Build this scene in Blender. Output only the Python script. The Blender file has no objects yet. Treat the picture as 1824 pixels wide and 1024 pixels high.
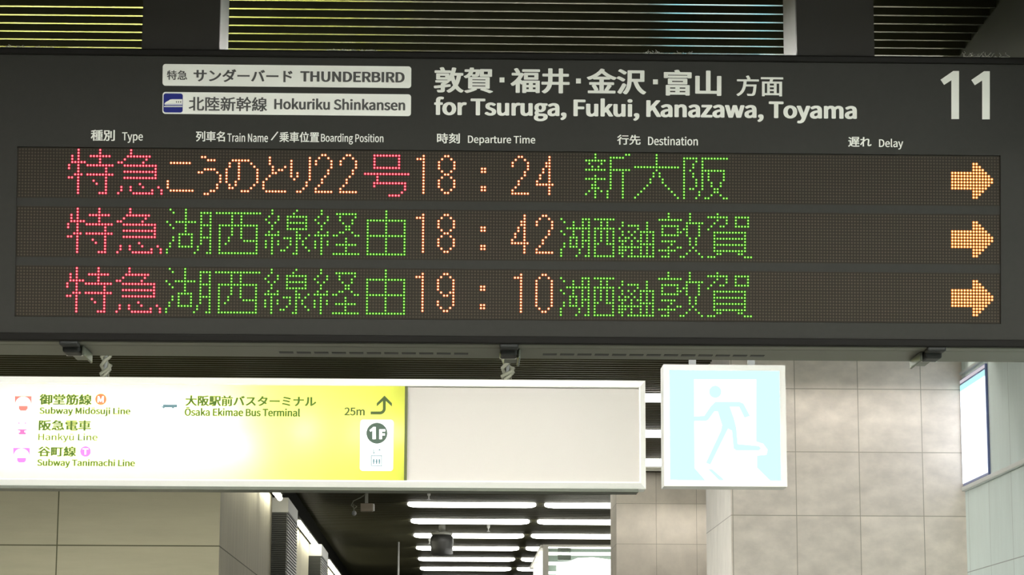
import bpy, bmesh, math, random, os
from mathutils import Vector, Matrix
random.seed(7)
SC = bpy.context.scene
COL = SC.collection

# ------------------------------------------------------------------ camera, world, exposure
EYE = Vector((0.0, 0.0, 1.6))          # eye height above the platform floor
FPX = 4333.7                           # focal length in pixels of the 1824 px wide photograph
def cam_rotation(pitch, yaw, roll):
    cx, sx, cy, sy, cr, sr = math.cos(pitch), math.sin(pitch), math.cos(yaw), math.sin(yaw), math.cos(roll), math.sin(roll)
    base = Matrix(((1, 0, 0), (0, 0, 1), (0, -1, 0)))
    ya = Matrix(((cy, -sy, 0), (sy, cy, 0), (0, 0, 1)))
    pi = Matrix(((1, 0, 0), (0, cx, sx), (0, -sx, cx)))
    ro = Matrix(((cr, sr, 0), (-sr, cr, 0), (0, 0, 1)))
    return ro @ pi @ base @ ya         # world -> camera
W2C = cam_rotation(0.17755, 0.02425, 0.00351)
C2W = W2C.transposed()
cd = bpy.data.cameras.new('camera'); cam = bpy.data.objects.new('camera', cd); COL.objects.link(cam)
cd.sensor_width = 36.0; cd.lens = 36.0 * FPX / 1824.0; cd.clip_start = 0.05; cd.clip_end = 200
cam.matrix_world = Matrix.Translation(EYE) @ C2W.to_4x4()
SC.camera = cam

w = bpy.data.worlds.new('world'); SC.world = w; w.use_nodes = True
w.node_tree.nodes['Background'].inputs[0].default_value = (1.0, 0.97, 0.88, 1)
w.node_tree.nodes['Background'].inputs[1].default_value = 0.04
SC.view_settings.view_transform = 'Standard'; SC.view_settings.look = 'None'
SC.view_settings.gamma = 1.0; SC.view_settings.exposure = 0.0
SC.view_settings.use_curve_mapping = False

TUBE_L = 10.0        # radiance of the ceiling tubes
WASH_L = 48.0        # radiance of the recessed wall washers
SIDE_L = 15.0        # radiance of the tubes along the left wall
FILL_L = 200.0        # radiance of the unseen fill lamps added to brighten board, sign and pier

# ------------------------------------------------------------------ measuring helpers (pixel -> place)
def ray(px, py):
    return C2W @ Vector(((px - 912) / FPX, -(py - 512) / FPX, -1.0))
def at_y(px, py, y):
    d = ray(px, py); return EYE + d * (y / d.y)
def at_x(px, py, x):
    d = ray(px, py); return EYE + d * (x / d.x)
def at_z(px, py, z):
    d = ray(px, py); return EYE + d * ((z - EYE.z) / d.z)

# ------------------------------------------------------------------ materials
def mat(name, col, rough=0.5, metal=0.0, emit=None, spec=0.5, var=0.0, vscale=8.0, bump=0.0):
    m = bpy.data.materials.new(name); m.use_nodes = True
    nt = m.node_tree; b = nt.nodes['Principled BSDF']
    b.inputs['Base Color'].default_value = (*col, 1); b.inputs['Roughness'].default_value = rough
    b.inputs['Metallic'].default_value = metal; b.inputs['Specular IOR Level'].default_value = spec
    if emit:
        b.inputs['Emission Color'].default_value = (*emit[0], 1); b.inputs['Emission Strength'].default_value = emit[1]
    if var or bump:
        tc = nt.nodes.new('ShaderNodeNewGeometry'); no = nt.nodes.new('ShaderNodeTexNoise')
        no.inputs['Scale'].default_value = vscale; no.inputs['Detail'].default_value = 5
        nt.links.new(tc.outputs['Position'], no.inputs['Vector'])
        if var:
            mr = nt.nodes.new('ShaderNodeMapRange'); mr.inputs['To Min'].default_value = 1 - var; mr.inputs['To Max'].default_value = 1 + var
            nt.links.new(no.outputs['Fac'], mr.inputs['Value'])
            mx = nt.nodes.new('ShaderNodeMix'); mx.data_type = 'RGBA'; mx.blend_type = 'MULTIPLY'
            mx.inputs['Factor'].default_value = 1; mx.inputs['A'].default_value = (*col, 1)
            nt.links.new(mr.outputs['Result'], mx.inputs['B']); nt.links.new(mx.outputs['Result'], b.inputs['Base Color'])
        if bump:
            bp = nt.nodes.new('ShaderNodeBump'); bp.inputs['Strength'].default_value = bump; bp.inputs['Distance'].default_value = 0.01
            nt.links.new(no.outputs['Fac'], bp.inputs['Height']); nt.links.new(bp.outputs['Normal'], b.inputs['Normal'])
    return m
def emis(name, col, strength, sample=True):
    m = bpy.data.materials.new(name); m.use_nodes = True; nt = m.node_tree
    nt.nodes.remove(nt.nodes['Principled BSDF'])
    e = nt.nodes.new('ShaderNodeEmission'); e.inputs[0].default_value = (*col, 1); e.inputs[1].default_value = strength
    nt.links.new(e.outputs[0], nt.nodes['Material Output'].inputs[0])
    if not sample: m.cycles.emission_sampling = 'NONE'
    return m
def tile_wall(name, col, groove, axis, su, ou, sv, ov, line=0.004, var=0.16, vscale=3.0, streak=(1, 1, 1), rough=0.75, groovev=None):
    """stone or concrete panels: joints every su along `axis` (x or y) and every sv in height"""
    m = bpy.data.materials.new(name); m.use_nodes = True; nt = m.node_tree; N = nt.nodes.new; L = nt.links.new
    b = nt.nodes['Principled BSDF']; b.inputs['Roughness'].default_value = rough; b.inputs['Specular IOR Level'].default_value = 0.3
    g = N('ShaderNodeNewGeometry'); sp = N('ShaderNodeSeparateXYZ'); L(g.outputs['Position'], sp.inputs[0])
    def math_(op, a, bv=None):
        n = N('ShaderNodeMath'); n.operation = op
        for i, v in enumerate((a, bv)):
            if v is None: continue
            if isinstance(v, (int, float)): n.inputs[i].default_value = v
            else: L(v, n.inputs[i])
        return n.outputs[0]
    def joint(src, size, off):
        t = math_('DIVIDE', math_('SUBTRACT', src, off), size)
        d = math_('ABSOLUTE', math_('SUBTRACT', math_('FRACT', t), 0.5))        # 0.5 on the joint
        return math_('GREATER_THAN', d, 0.5 - line / size / 2), math_('FLOOR', t)
    ju, cu = joint(sp.outputs[0 if axis == 'x' else 1], su, ou)
    jv, cv = joint(sp.outputs[2], sv, ov)
    j = math_('MAXIMUM', ju, jv)
    cell = N('ShaderNodeCombineXYZ'); L(cu, cell.inputs[0]); L(cv, cell.inputs[1])
    wn = N('ShaderNodeTexWhiteNoise'); L(cell.outputs[0], wn.inputs['Vector'])
    mp = N('ShaderNodeMapping'); mp.inputs['Scale'].default_value = streak; L(g.outputs['Position'], mp.inputs['Vector'])
    no = N('ShaderNodeTexNoise'); no.inputs['Scale'].default_value = vscale; no.inputs['Detail'].default_value = 7; no.inputs['Roughness'].default_value = 0.6
    L(mp.outputs[0], no.inputs['Vector'])
    v = math_('ADD', math_('MULTIPLY', no.outputs['Fac'], 2 * var), math_('MULTIPLY', wn.outputs['Value'], var * 0.35))
    v = math_('ADD', v, 1 - var * 1.17)
    mx = N('ShaderNodeMix'); mx.data_type = 'RGBA'; mx.blend_type = 'MULTIPLY'; mx.inputs['Factor'].default_value = 1
    mx.inputs['A'].default_value = (*col, 1); L(v, mx.inputs['B'])
    mj = N('ShaderNodeMix'); mj.data_type = 'RGBA'; L(j, mj.inputs['Factor']); L(mx.outputs['Result'], mj.inputs['A']); mj.inputs['B'].default_value = (*groove, 1)
    L(mj.outputs['Result'], b.inputs['Base Color'])
    h = math_('SUBTRACT', math_('MULTIPLY', no.outputs['Fac'], 0.5), j)
    bp = N('ShaderNodeBump'); bp.inputs['Strength'].default_value = 0.35; bp.inputs['Distance'].default_value = 0.006
    L(h, bp.inputs['Height']); L(bp.outputs['Normal'], b.inputs['Normal'])
    return m

M = dict(
    black=mat('rim_black', (0.006, 0.0055, 0.0045), 0.5, spec=0.12),
    face=mat('panel_charcoal', (0.022, 0.0215, 0.0185), 0.6, spec=0.2, var=0.10, vscale=60),
    under=mat('underside_grey', (0.125, 0.127, 0.10), 0.5, 0.3),
    slot=mat('slot_dark', (0.02, 0.02, 0.018), 0.6),
    alu=mat('aluminium', (0.80, 0.80, 0.76), 0.45, 0.1),
    post=mat('post_grey', (0.36, 0.36, 0.33), 0.6, var=0.1, vscale=20),
    cover=mat('post_cover', (0.024, 0.022, 0.019), 0.5, spec=0.2),
    plate=mat('plate_white', (0.82, 0.83, 0.78), 0.5),
    ink=mat('ink_dark', (0.035, 0.035, 0.033), 0.5),
    letter=mat('letter_white', (0.78, 0.79, 0.74), 0.5),
    blue=mat('icon_blue', (0.008, 0.014, 0.17), 0.5, spec=0.2),
    paleblue=mat('icon_pale', (0.5, 0.52, 0.66), 0.4),
    rubber=mat('latch_black', (0.012, 0.013, 0.012), 0.5, spec=0.25),
    tab=mat('latch_tab', (0.10, 0.11, 0.085), 0.4),
    frame=mat('sign_frame_white', (0.86, 0.86, 0.82), 0.45),
    blank=mat('blank_panel', (0.50, 0.475, 0.44), 0.45),
    olive=mat('divider_olive', (0.07, 0.085, 0.01), 0.5),
    sink=mat('sign_ink', (0.03, 0.05, 0.0), 0.6, emit=((0.03, 0.10, 0.0), 1.0)),
    sinkd=mat('sign_ink_dark', (0.03, 0.04, 0.01), 0.6, emit=((0.03, 0.07, 0.0), 1.0)),
    card=mat('sign_card', (0.9, 0.9, 0.9), 0.6, emit=((0.85, 0.85, 0.85), 1.0)),
    red=mat('icon_red', (0.5, 0.1, 0.08), 0.6, emit=((0.95, 0.13, 0.1), 1.0)),
    pink=mat('icon_pink', (0.5, 0.08, 0.2), 0.6, emit=((1.0, 0.09, 0.36), 1.0)),
    purple=mat('icon_purple', (0.3, 0.1, 0.5), 0.6, emit=((0.52, 0.11, 0.8), 1.0)),
    orange=mat('icon_orange', (0.5, 0.1, 0.03), 0.6, emit=((1.0, 0.13, 0.04), 1.0)),
    teal=mat('icon_teal', (0.09, 0.17, 0.19), 0.6, emit=((0.03, 0.075, 0.09), 1.0)),
    green=mat('badge_green', (0.04, 0.065, 0.045), 0.6, emit=((0.02, 0.045, 0.03), 1.0)),
    rod=mat('rod_grey', (0.36, 0.375, 0.38), 0.5),
    wrap=mat('wrap_pale', (0.24, 0.245, 0.19), 0.6),
    dust=mat('dust_grey', (0.7, 0.7, 0.62), 0.9),
    beige=mat('camera_beige', (0.30, 0.25, 0.19), 0.5),
    white=mat('white_paint', (0.82, 0.82, 0.78), 0.5),
    dark=mat('dark_plastic', (0.03, 0.03, 0.028), 0.4),
    batten=mat('lamp_batten', (0.25, 0.25, 0.22), 0.45, 0.3),
    louver=mat('louver_grey', (0.055, 0.058, 0.05), 0.5),
    louverl=mat('louver_light', (0.34, 0.35, 0.33), 0.5),
    slat=mat('slat_side_brown', (0.062, 0.059, 0.030), 0.6, spec=0.2),
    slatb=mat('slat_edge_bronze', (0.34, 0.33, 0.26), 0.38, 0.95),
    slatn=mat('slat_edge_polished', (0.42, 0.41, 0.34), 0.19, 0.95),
    void=mat('void_black', (0.006, 0.006, 0.005), 0.9),
    floor=mat('floor_stone', (0.13, 0.125, 0.11), 0.6, var=0.15, vscale=3),
    beam=mat('beam_olive', (0.035, 0.037, 0.022), 0.8, spec=0.05, var=0.15, vscale=5),
    booth=mat('booth_white', (0.80, 0.78, 0.70), 0.5),
    fascia=mat('fascia_dark', (0.010, 0.010, 0.007), 0.9, spec=0.02),
    glassg=mat('booth_panel_green', (0.20, 0.27, 0.22), 0.3),
    concrete=mat('concrete_back', (0.06, 0.06, 0.05), 0.8, var=0.15),
    posterf=mat('poster_frame', (0.16, 0.20, 0.42), 0.3, 0.3),
)
M['tube'] = emis('tube_glow', (1.0, 0.985, 0.90), TUBE_L)
M['wash'] = emis('washer_glow', (1.0, 0.95, 0.88), WASH_L)
M['side'] = emis('side_tube_glow', (1.0, 0.97, 0.80), SIDE_L)
M['fill'] = emis('fill_lamp_glow', (1.0, 0.985, 0.92), FILL_L)
M['signtube'] = emis('sign_lamp_glow', (1.0, 1.0, 0.95), 20.0)
M['poster'] = emis('poster_glow', (0.92, 1.0, 1.08), 1.8)
M['posterc'] = emis('poster_glow_cyan', (0.55, 1.0, 1.0), 1.05)
M['posterp'] = emis('poster_glow_pink', (0.80, 0.74, 0.80), 0.85)
M['exitg'] = emis('exit_green_glow', (0.725, 2.3, 2.9), 1.0)
M['exitw'] = emis('exit_white_glow', (2.2, 2.5, 2.6), 1.0)
M['boothlamp'] = emis('booth_glow', (1.0, 1.0, 0.94), 3.2)
LED = {}
for k, core, lens in (('r', (3.0, 0.55, 0.60), (0.60, 0.004, 0.045)),  # lens colour paints the bloom halo around each bright diode core
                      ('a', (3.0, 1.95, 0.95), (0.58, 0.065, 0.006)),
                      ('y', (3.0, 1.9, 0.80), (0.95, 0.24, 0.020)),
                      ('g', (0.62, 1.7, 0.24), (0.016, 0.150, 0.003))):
    LED[k] = (emis('led_core_' + k, core, 1.0, False), emis('led_halo_' + k, lens, 1.0, False))

# ------------------------------------------------------------------ mesh helpers
def link(name, bm, m, parent=None, smooth=False, loc=None):
    me = bpy.data.meshes.new(name)
    bm.normal_update(); bm.to_mesh(me); bm.free()
    for x in (m if isinstance(m, (list, tuple)) else [m]): me.materials.append(x)
    if smooth:
        for p in me.polygons: p.use_smooth = True
    o = bpy.data.objects.new(name, me); COL.objects.link(o)
    if parent: o.parent = parent
    if loc is not None: o.location = loc
    return o
def box(bm, x0, x1, y0, y1, z0, z1, mi=0, bevel=0.0):
    vs = [bm.verts.new(p) for p in ((x0, y0, z0), (x1, y0, z0), (x1, y1, z0), (x0, y1, z0), (x0, y0, z1), (x1, y0, z1), (x1, y1, z1), (x0, y1, z1))]
    fs = [bm.faces.new([vs[i] for i in q]) for q in ((3, 2, 1, 0), (4, 5, 6, 7), (0, 1, 5, 4), (1, 2, 6, 5), (2, 3, 7, 6), (3, 0, 4, 7))]
    for f in fs: f.material_index = mi
    if bevel:
        es = list({e for f in fs for e in f.edges})
        r = bmesh.ops.bevel(bm, geom=es, offset=bevel, segments=2, affect='EDGES', profile=0.5)
        for f in r['faces']: f.material_index = mi
    return fs
def one_box(name, m, parent, *a, bevel=0.0):
    bm = bmesh.new(); box(bm, *a, bevel=bevel); return link(name, bm, m, parent)
def prism(bm, pts, y0, y1, mi=0):
    """closed outline in (x, z) given front (y0) to back (y1)"""
    n = len(pts)
    a = [bm.verts.new((p[0], y0, p[1])) for p in pts]; b = [bm.verts.new((p[0], y1, p[1])) for p in pts]
    area = sum(pts[i][0] * pts[(i + 1) % n][1] - pts[(i + 1) % n][0] * pts[i][1] for i in range(n))
    if area < 0: a.reverse(); b.reverse()
    f = bm.faces.new(a); f.material_index = mi
    f2 = bm.faces.new(list(reversed(b))); f2.material_index = mi
    for i in range(n):
        g = bm.faces.new((a[(i + 1) % n], a[i], b[i], b[(i + 1) % n])); g.material_index = mi
    f.normal_update(); f2.normal_update()
    bmesh.ops.triangulate(bm, faces=[f, f2], ngon_method='EAR_CLIP')
def rounded(x0, x1, z0, z1, r, n=6):
    out = []
    for cx, cz, a0 in ((x1 - r, z1 - r, 0), (x0 + r, z1 - r, 90), (x0 + r, z0 + r, 180), (x1 - r, z0 + r, 270)):
        for i in range(n + 1):
            a = math.radians(a0 + 90 * i / n); out.append((cx + r * math.cos(a), cz + r * math.sin(a)))
    return out
def disc(cx, cz, r, n=32, sx=1.0):
    return [(cx + sx * r * math.cos(2 * math.pi * i / n), cz + r * math.sin(2 * math.pi * i / n)) for i in range(n)]
def rod(bm, a, b, r, n=12, mi=0, caps=True):
    a, b = Vector(a), Vector(b); d = (b - a).normalized()
    u = d.orthogonal().normalized(); v = d.cross(u)
    A = [bm.verts.new(a + r * (math.cos(2 * math.pi * i / n) * u + math.sin(2 * math.pi * i / n) * v)) for i in range(n)]
    B = [bm.verts.new(b + r * (math.cos(2 * math.pi * i / n) * u + math.sin(2 * math.pi * i / n) * v)) for i in range(n)]
    for i in range(n):
        f = bm.faces.new((A[i], A[(i + 1) % n], B[(i + 1) % n], B[i])); f.smooth = True; f.material_index = mi
    if caps:
        for q in (list(reversed(A)), B):
            f = bm.faces.new(q); f.material_index = mi
def snake(bm, pts, r, n=7, mi=0):
    """a bent cord through pts"""
    pts = [Vector(p) for p in pts]; rings = []
    for i, p in enumerate(pts):
        d = (pts[min(i + 1, len(pts) - 1)] - pts[max(i - 1, 0)]).normalized()
        u = d.cross(Vector((0.31, 0.9, 0.17))).normalized(); v = d.cross(u)
        rr = r[i] if isinstance(r, (list, tuple)) else r
        rings.append([bm.verts.new(p + rr * (math.cos(2 * math.pi * k / n) * u + math.sin(2 * math.pi * k / n) * v)) for k in range(n)])
    for A, B in zip(rings, rings[1:]):
        for k in range(n):
            f = bm.faces.new((A[k], A[(k + 1) % n], B[(k + 1) % n], B[k])); f.smooth = True; f.material_index = mi
    bm.faces.new(list(reversed(rings[0]))); bm.faces.new(rings[-1])
def lathe(bm, prof, cx, cy, n=24, mi=0):
    rings = [[bm.verts.new((cx + r * math.cos(2 * math.pi * k / n), cy + r * math.sin(2 * math.pi * k / n), z)) for k in range(n)] for r, z in prof]
    for A, B in zip(rings, rings[1:]):
        for k in range(n):
            f = bm.faces.new((A[k], A[(k + 1) % n], B[(k + 1) % n], B[k])); f.smooth = True; f.material_index = mi
    bm.faces.new(list(reversed(rings[0]))); bm.faces.new(rings[-1])
def tag(o, label, cat, group=None, kind=None):
    o['label'] = label; o['category'] = cat
    if group: o['group'] = group
    if kind: o['kind'] = kind
    return o
def thing(name, label, cat, loc, group=None, rot=None):
    o = bpy.data.objects.new(name, None); COL.objects.link(o); o.location = loc
    if rot: o.rotation_euler = rot
    o.empty_display_size = 0.1
    return tag(o, label, cat, group)
def struct(name, bm, m, label=None):
    o = link(name, bm, m); o['kind'] = 'structure'
    if label: o['label'] = label
    return o

# ------------------------------------------------------------------ lettering
FONT = None
try:
    fdir = os.path.join(bpy.utils.resource_path('LOCAL'), 'datafiles', 'fonts')
    FONT = bpy.data.fonts.load(os.path.join(fdir, 'Noto Sans CJK Regular.woff2'))
except Exception:
    FONT = None
def text_mesh(s, bold=0.0, spacing=1.0):
    cu = bpy.data.curves.new('t', 'FONT'); cu.body = s; cu.size = 1.0; cu.resolution_u = 5; cu.space_character = spacing
    if FONT: cu.font = FONT
    cu.extrude = 0.01
    o = bpy.data.objects.new('t', cu); COL.objects.link(o)
    dg = bpy.context.evaluated_depsgraph_get(); dg.update()
    me = bpy.data.meshes.new_from_object(o.evaluated_get(dg))
    bpy.data.objects.remove(o); bpy.data.curves.remove(cu)
    if bold:                                     # heavier stroke: the outline repeated around a small circle
        bm = bmesh.new(); n = 8
        for k in range(n):
            a = 2 * math.pi * (k + 0.5) / n; k0 = len(bm.verts)
            bm.from_mesh(me); bm.verts.ensure_lookup_table()
            for v in bm.verts[k0:]: v.co += Vector((bold * math.cos(a), 0.5 * bold * math.sin(a), 0.0004 * k))
        bm.to_mesh(me); bm.free()
    return me
def lettering(name, s, frame, xl, xr, yt, yb, m, parent, y, bold=0.012, thick=0.001, spacing=1.0):
    """text whose glyph box fills the measured box; frame(px,py) gives (x, z) on the thing's face"""
    me = text_mesh(s, bold, spacing)
    xs = [v.co.x for v in me.vertices]; ys = [v.co.y for v in me.vertices]
    x0, z1 = frame(xl, yt); _, z0 = frame(xl, yb); x1, _ = frame(xr, yt)
    sx = (x1 - x0) / (max(xs) - min(xs)); sz = (z1 - z0) / (max(ys) - min(ys)); mx, my = min(xs), min(ys)
    for v in me.vertices:
        v.co = ((v.co.x - mx) * sx + x0, y - thick * (v.co.z + 0.01) / 0.02, (v.co.y - my) * sz + z0)
    me.materials.clear(); me.materials.append(m); me.name = name
    o = bpy.data.objects.new(name, me); COL.objects.link(o); o.parent = parent
    return o
def shape(name, frame, polys, m, parent, y, thick=0.001):
    """flat printed shape from outlines given in pixels of the photograph"""
    bm = bmesh.new()
    for P in polys: prism(bm, [frame(*p) for p in P], y - thick, y)
    return link(name, bm, m, parent)
def pdisc(cx, cy, r, n=32, k=1.0):
    return [(cx + r * math.cos(2 * math.pi * i / n), cy + k * r * math.sin(2 * math.pi * i / n)) for i in range(n)]

# ================================================================== THE SETTING
CEIL = 1.6 + 2.05
PITCH = 0.0865
ph = at_z(60, 11.5, CEIL).y                      # one slat edge seen above the board
bm = bmesh.new()
y = ph - PITCH * math.floor((ph + 7) / PITCH)
ROWY = [15.25 + 1.925 * n for n in range(-11, 12)]
while y < 46:
    near = y < 16.05
    x0, x1 = (-5.2, 5.2) if near else (-1.56, 5.2)
    lamp = any(abs(y - r) < 0.05 for r in ROWY)          # slats stop short of the tube fittings
    for a, b in (((x0, -0.48), (2.14, x1)) if lamp else ((x0, x1),)):
        fs = box(bm, a, b, y - 0.006, y + 0.006, CEIL, CEIL + 0.055)
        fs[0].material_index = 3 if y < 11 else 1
    y += PITCH
box(bm, -5.3, 5.3, -7, 46, CEIL + 0.20, CEIL + 0.30, 2)
struct('ceiling', bm, [M['slat'], M['slatb'], M['void'], M['slatn']], 'dark ceiling of thin bronze slats')
bm = bmesh.new(); box(bm, -5.3, 5.3, -7, 46, -0.1, 0)
struct('floor', bm, M['floor'])

# left wall: concrete pier facing the viewer, then piers between louvred cabinets
jz = at_y(390, 972.5, 16.1).z; jx = at_y(103, 930, 16.1).x
XP = -1.53
lm = tile_wall('pier_concrete', (0.50, 0.47, 0.33), (0.11, 0.11, 0.06), 'x', 1.22, jx, 0.95, jz, 0.008, 0.20, 2.2, (0.5, 0.5, 4.0))
lms = tile_wall('pier_side_concrete', (0.50, 0.47, 0.36), (0.12, 0.11, 0.07), 'y', 9.0, 12.0, 0.95, jz, 0.008, 0.22, 2.5, (4.0, 4.0, 0.5))
bm = bmesh.new()
for f in box(bm, -5.3, XP, 16.1, 20.72, 0, CEIL + 0.2): f.material_index = 1
bm.faces.ensure_lookup_table(); bm.faces[2].material_index = 0
struct('wall_left', bm, [lm, lms], 'olive concrete pier at the left')
bm = bmesh.new()
box(bm, -5.3, XP, 22.1, 26.15, 0, CEIL + 0.2); box(bm, -5.3, XP, 27.65, 46, 0, CEIL + 0.2)
box(bm, -5.3, XP - 0.35, 20.72, 22.1, 0, CEIL + 0.2); box(bm, -5.3, XP - 0.35, 26.15, 27.65, 0, CEIL + 0.2)
struct('wall_left_far', bm, lms)
bm = bmesh.new(); box(bm, XP + 0.005, XP + 0.11, 16.1, 45.9, CEIL - 0.155, CEIL + 0.06)
struct('trim_1', bm, M['fascia'], 'dark fascia along the left ceiling edge')
# right-hand tiled block, the recessed wall behind it, the right wall
T1 = 112.8 / FPX * 12.9 * 1.012
tx = at_y(1418, 860, 12.9).x; tz = at_y(1418, 804.6, 12.9).z
bx0 = at_y(1302.5, 930, 12.9).x; XR = at_y(1717, 800, 12.9).x
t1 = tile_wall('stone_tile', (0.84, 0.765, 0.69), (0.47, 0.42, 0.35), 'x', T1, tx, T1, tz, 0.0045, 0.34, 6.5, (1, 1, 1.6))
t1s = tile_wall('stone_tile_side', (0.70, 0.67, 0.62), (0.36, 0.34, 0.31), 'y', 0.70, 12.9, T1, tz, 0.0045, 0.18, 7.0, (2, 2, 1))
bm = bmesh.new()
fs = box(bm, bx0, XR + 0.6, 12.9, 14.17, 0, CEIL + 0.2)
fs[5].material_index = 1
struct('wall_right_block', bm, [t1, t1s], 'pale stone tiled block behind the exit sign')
tx2 = at_y(1169, 930, 20.0).x; tz2 = at_y(1169, 969, 20.0).z; T2 = 72 / FPX * 20.0
t2 = tile_wall('stone_tile_far', (0.82, 0.755, 0.66), (0.50, 0.45, 0.37), 'x', T2, tx2, T2 * 1.0, tz2, 0.004, 0.26, 5.0)
bm = bmesh.new(); wx0 = at_y(1098, 930, 20.0).x
box(bm, wx0, 5.3, 20.0, 20.75, 0, CEIL + 0.2)
struct('wall_right_recess', bm, t2, 'tiled wall set back beyond the block')
t3 = tile_wall('wall_panel_grey', (0.66, 0.76, 0.74), (0.33, 0.38, 0.37), 'y', 0.50, at_x(1758, 760, XR).y, 3.2, 2.4, 0.005, 0.12, 3.0, (2.5, 2.5, 0.6), 0.5)
bm = bmesh.new(); box(bm, XR, XR + 0.6, -7, 12.9, 0, CEIL + 0.2)
struct('wall_right', bm, t3, 'grey green panelled wall at the right')
ra = at_x(1721, 871, XR)
bm = bmesh.new(); box(bm, XR - 0.022, XR, 6.5, 12.885, ra.z - 0.012, ra.z + 0.012, bevel=0.004)
struct('trim_2', bm, mat('rail_steel', (0.62, 0.66, 0.65), 0.3, 0.6), 'pale steel rail along the right wall')
rb = at_x(1728, 667, XR)
bm = bmesh.new(); box(bm, XR - 0.016, XR, 6.5, 12.885, rb.z - 0.008 + 0.03, rb.z + 0.008 + 0.03, bevel=0.003)
struct('trim_3', bm, mat('rail_steel_thin', (0.55, 0.60, 0.60), 0.3, 0.6))
bm = bmesh.new(); bb = at_z(1745, 52, CEIL)
box(bm, bb.x, XR, 5.2, 8.6, CEIL - 0.42, CEIL + 0.05)
struct('beam_right', bm, M['beam'], 'olive beam box under the slats at the right')
bm = bmesh.new(); box(bm, -5.3, 5.3, 45.8, 46, 0, CEIL + 0.2); struct('wall_back', bm, M['concrete'])
bm = bmesh.new(); box(bm, -5.3, -5.2, -7, 16.1, 0, CEIL + 0.2); struct('wall_left_near', bm, M['concrete'])

bm = bmesh.new(); box(bm, 0.95, XR, 11.86, 11.90, CEIL - 0.20, CEIL + 0.1)  # unseen downstand, added to shade the top band of the tiled block
struct('light_blocker', bm, M['fascia'], 'dark added light blocker under the ceiling before the tiled block')

# ================================================================== DEPARTURE BOARD
YB, TAU, ZB = 6.1, 0.1335, 1.6 + 1.29008
P = 0.0078653; X0 = -1.11034
board = thing('departure_board', 'long black hanging departure board with three lit rows of train times', 'departure board', (0, YB, ZB), rot=(TAU, 0, 0))
BN = Vector((0, math.cos(TAU), math.sin(TAU))); BU = Vector((0, -math.sin(TAU), math.cos(TAU))); BO = Vector((0, YB, ZB))
def BF(px, py, off=0.0):
    d = ray(px, py); t = (BO + BN * off - EYE).dot(BN) / d.dot(BN)
    p = EYE + d * t - BO; return (p.x, p.dot(BU))
HT = BF(300, 88)[1]; HB = BF(300, 608.5)[1]; XL = BF(-60, 350)[0]; XRB = BF(1862, 350)[0]
DEP = 0.148
ROWH = (1.44106 - 1.29008, 0.0, 1.13856 - 1.29008)
wx_l, wx_r = X0 - 0.75 * P, X0 + 319.75 * P
wz_t, wz_b = ROWH[0] + 0.85 * P, ROWH[2] - 15.85 * P
B2W = Matrix.Translation(BO) @ Matrix.Rotation(TAU, 4, 'X'); W2B = B2W.inverted()
fb = B2W @ Vector((0, 0.006, HB)); ft = B2W @ Vector((0, 0.006, HT - 0.004))
YU = at_z(912, 636.5, fb.z).y                                   # back edge of the level underside
bm = bmesh.new()
a = [bm.verts.new((XL, y_, z_)) for y_, z_ in ((fb.y, fb.z), (YU, fb.z), (YU, ft.z), (ft.y, ft.z))]
b = [bm.verts.new((XRB, v.co.y, v.co.z)) for v in a]
bm.faces.new(list(reversed(a))); bm.faces.new(b)
for i in range(4): bm.faces.new((a[i], a[(i + 1) % 4], b[(i + 1) % 4], b[i]))
bmesh.ops.recalc_face_normals(bm, faces=bm.faces[:]); bm.transform(W2B); link('housing', bm, M['black'], board)
# front panel with the window for the display rows
FY0, FY1 = -0.006, 0.008
bm = bmesh.new()
box(bm, XL + 0.004, XRB - 0.004, FY0, FY1, wz_t, HT - 0.018)
box(bm, XL + 0.004, XRB - 0.004, FY0, FY1, HB + 0.020, wz_b)
box(bm, XL + 0.004, wx_l, FY0, FY1, wz_b, wz_t); box(bm, wx_r, XRB - 0.004, FY0, FY1, wz_b, wz_t)
front = link('front_panel', bm, M['face'], board)
for a, b in ((0, 1), (1, 2)):
    bm = bmesh.new(); box(bm, wx_l, wx_r, -0.001, 0.006, ROWH[b] + 0.75 * P, ROWH[a] - 15.75 * P)
    link('row_divider', bm, M['face'], board)
one_box('top_rim', M['black'], board, XL, XRB, -0.014, 0.006, HT - 0.018, HT, bevel=0.004)
one_box('bottom_rim', M['black'], board, XL, XRB, -0.014, 0.006, HB, HB + 0.020, bevel=0.004)
one_box('edge_strip', M['alu'], board, XL, XRB, 0.095, 0.10, HT - 0.006, HT + 0.0135)
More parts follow.
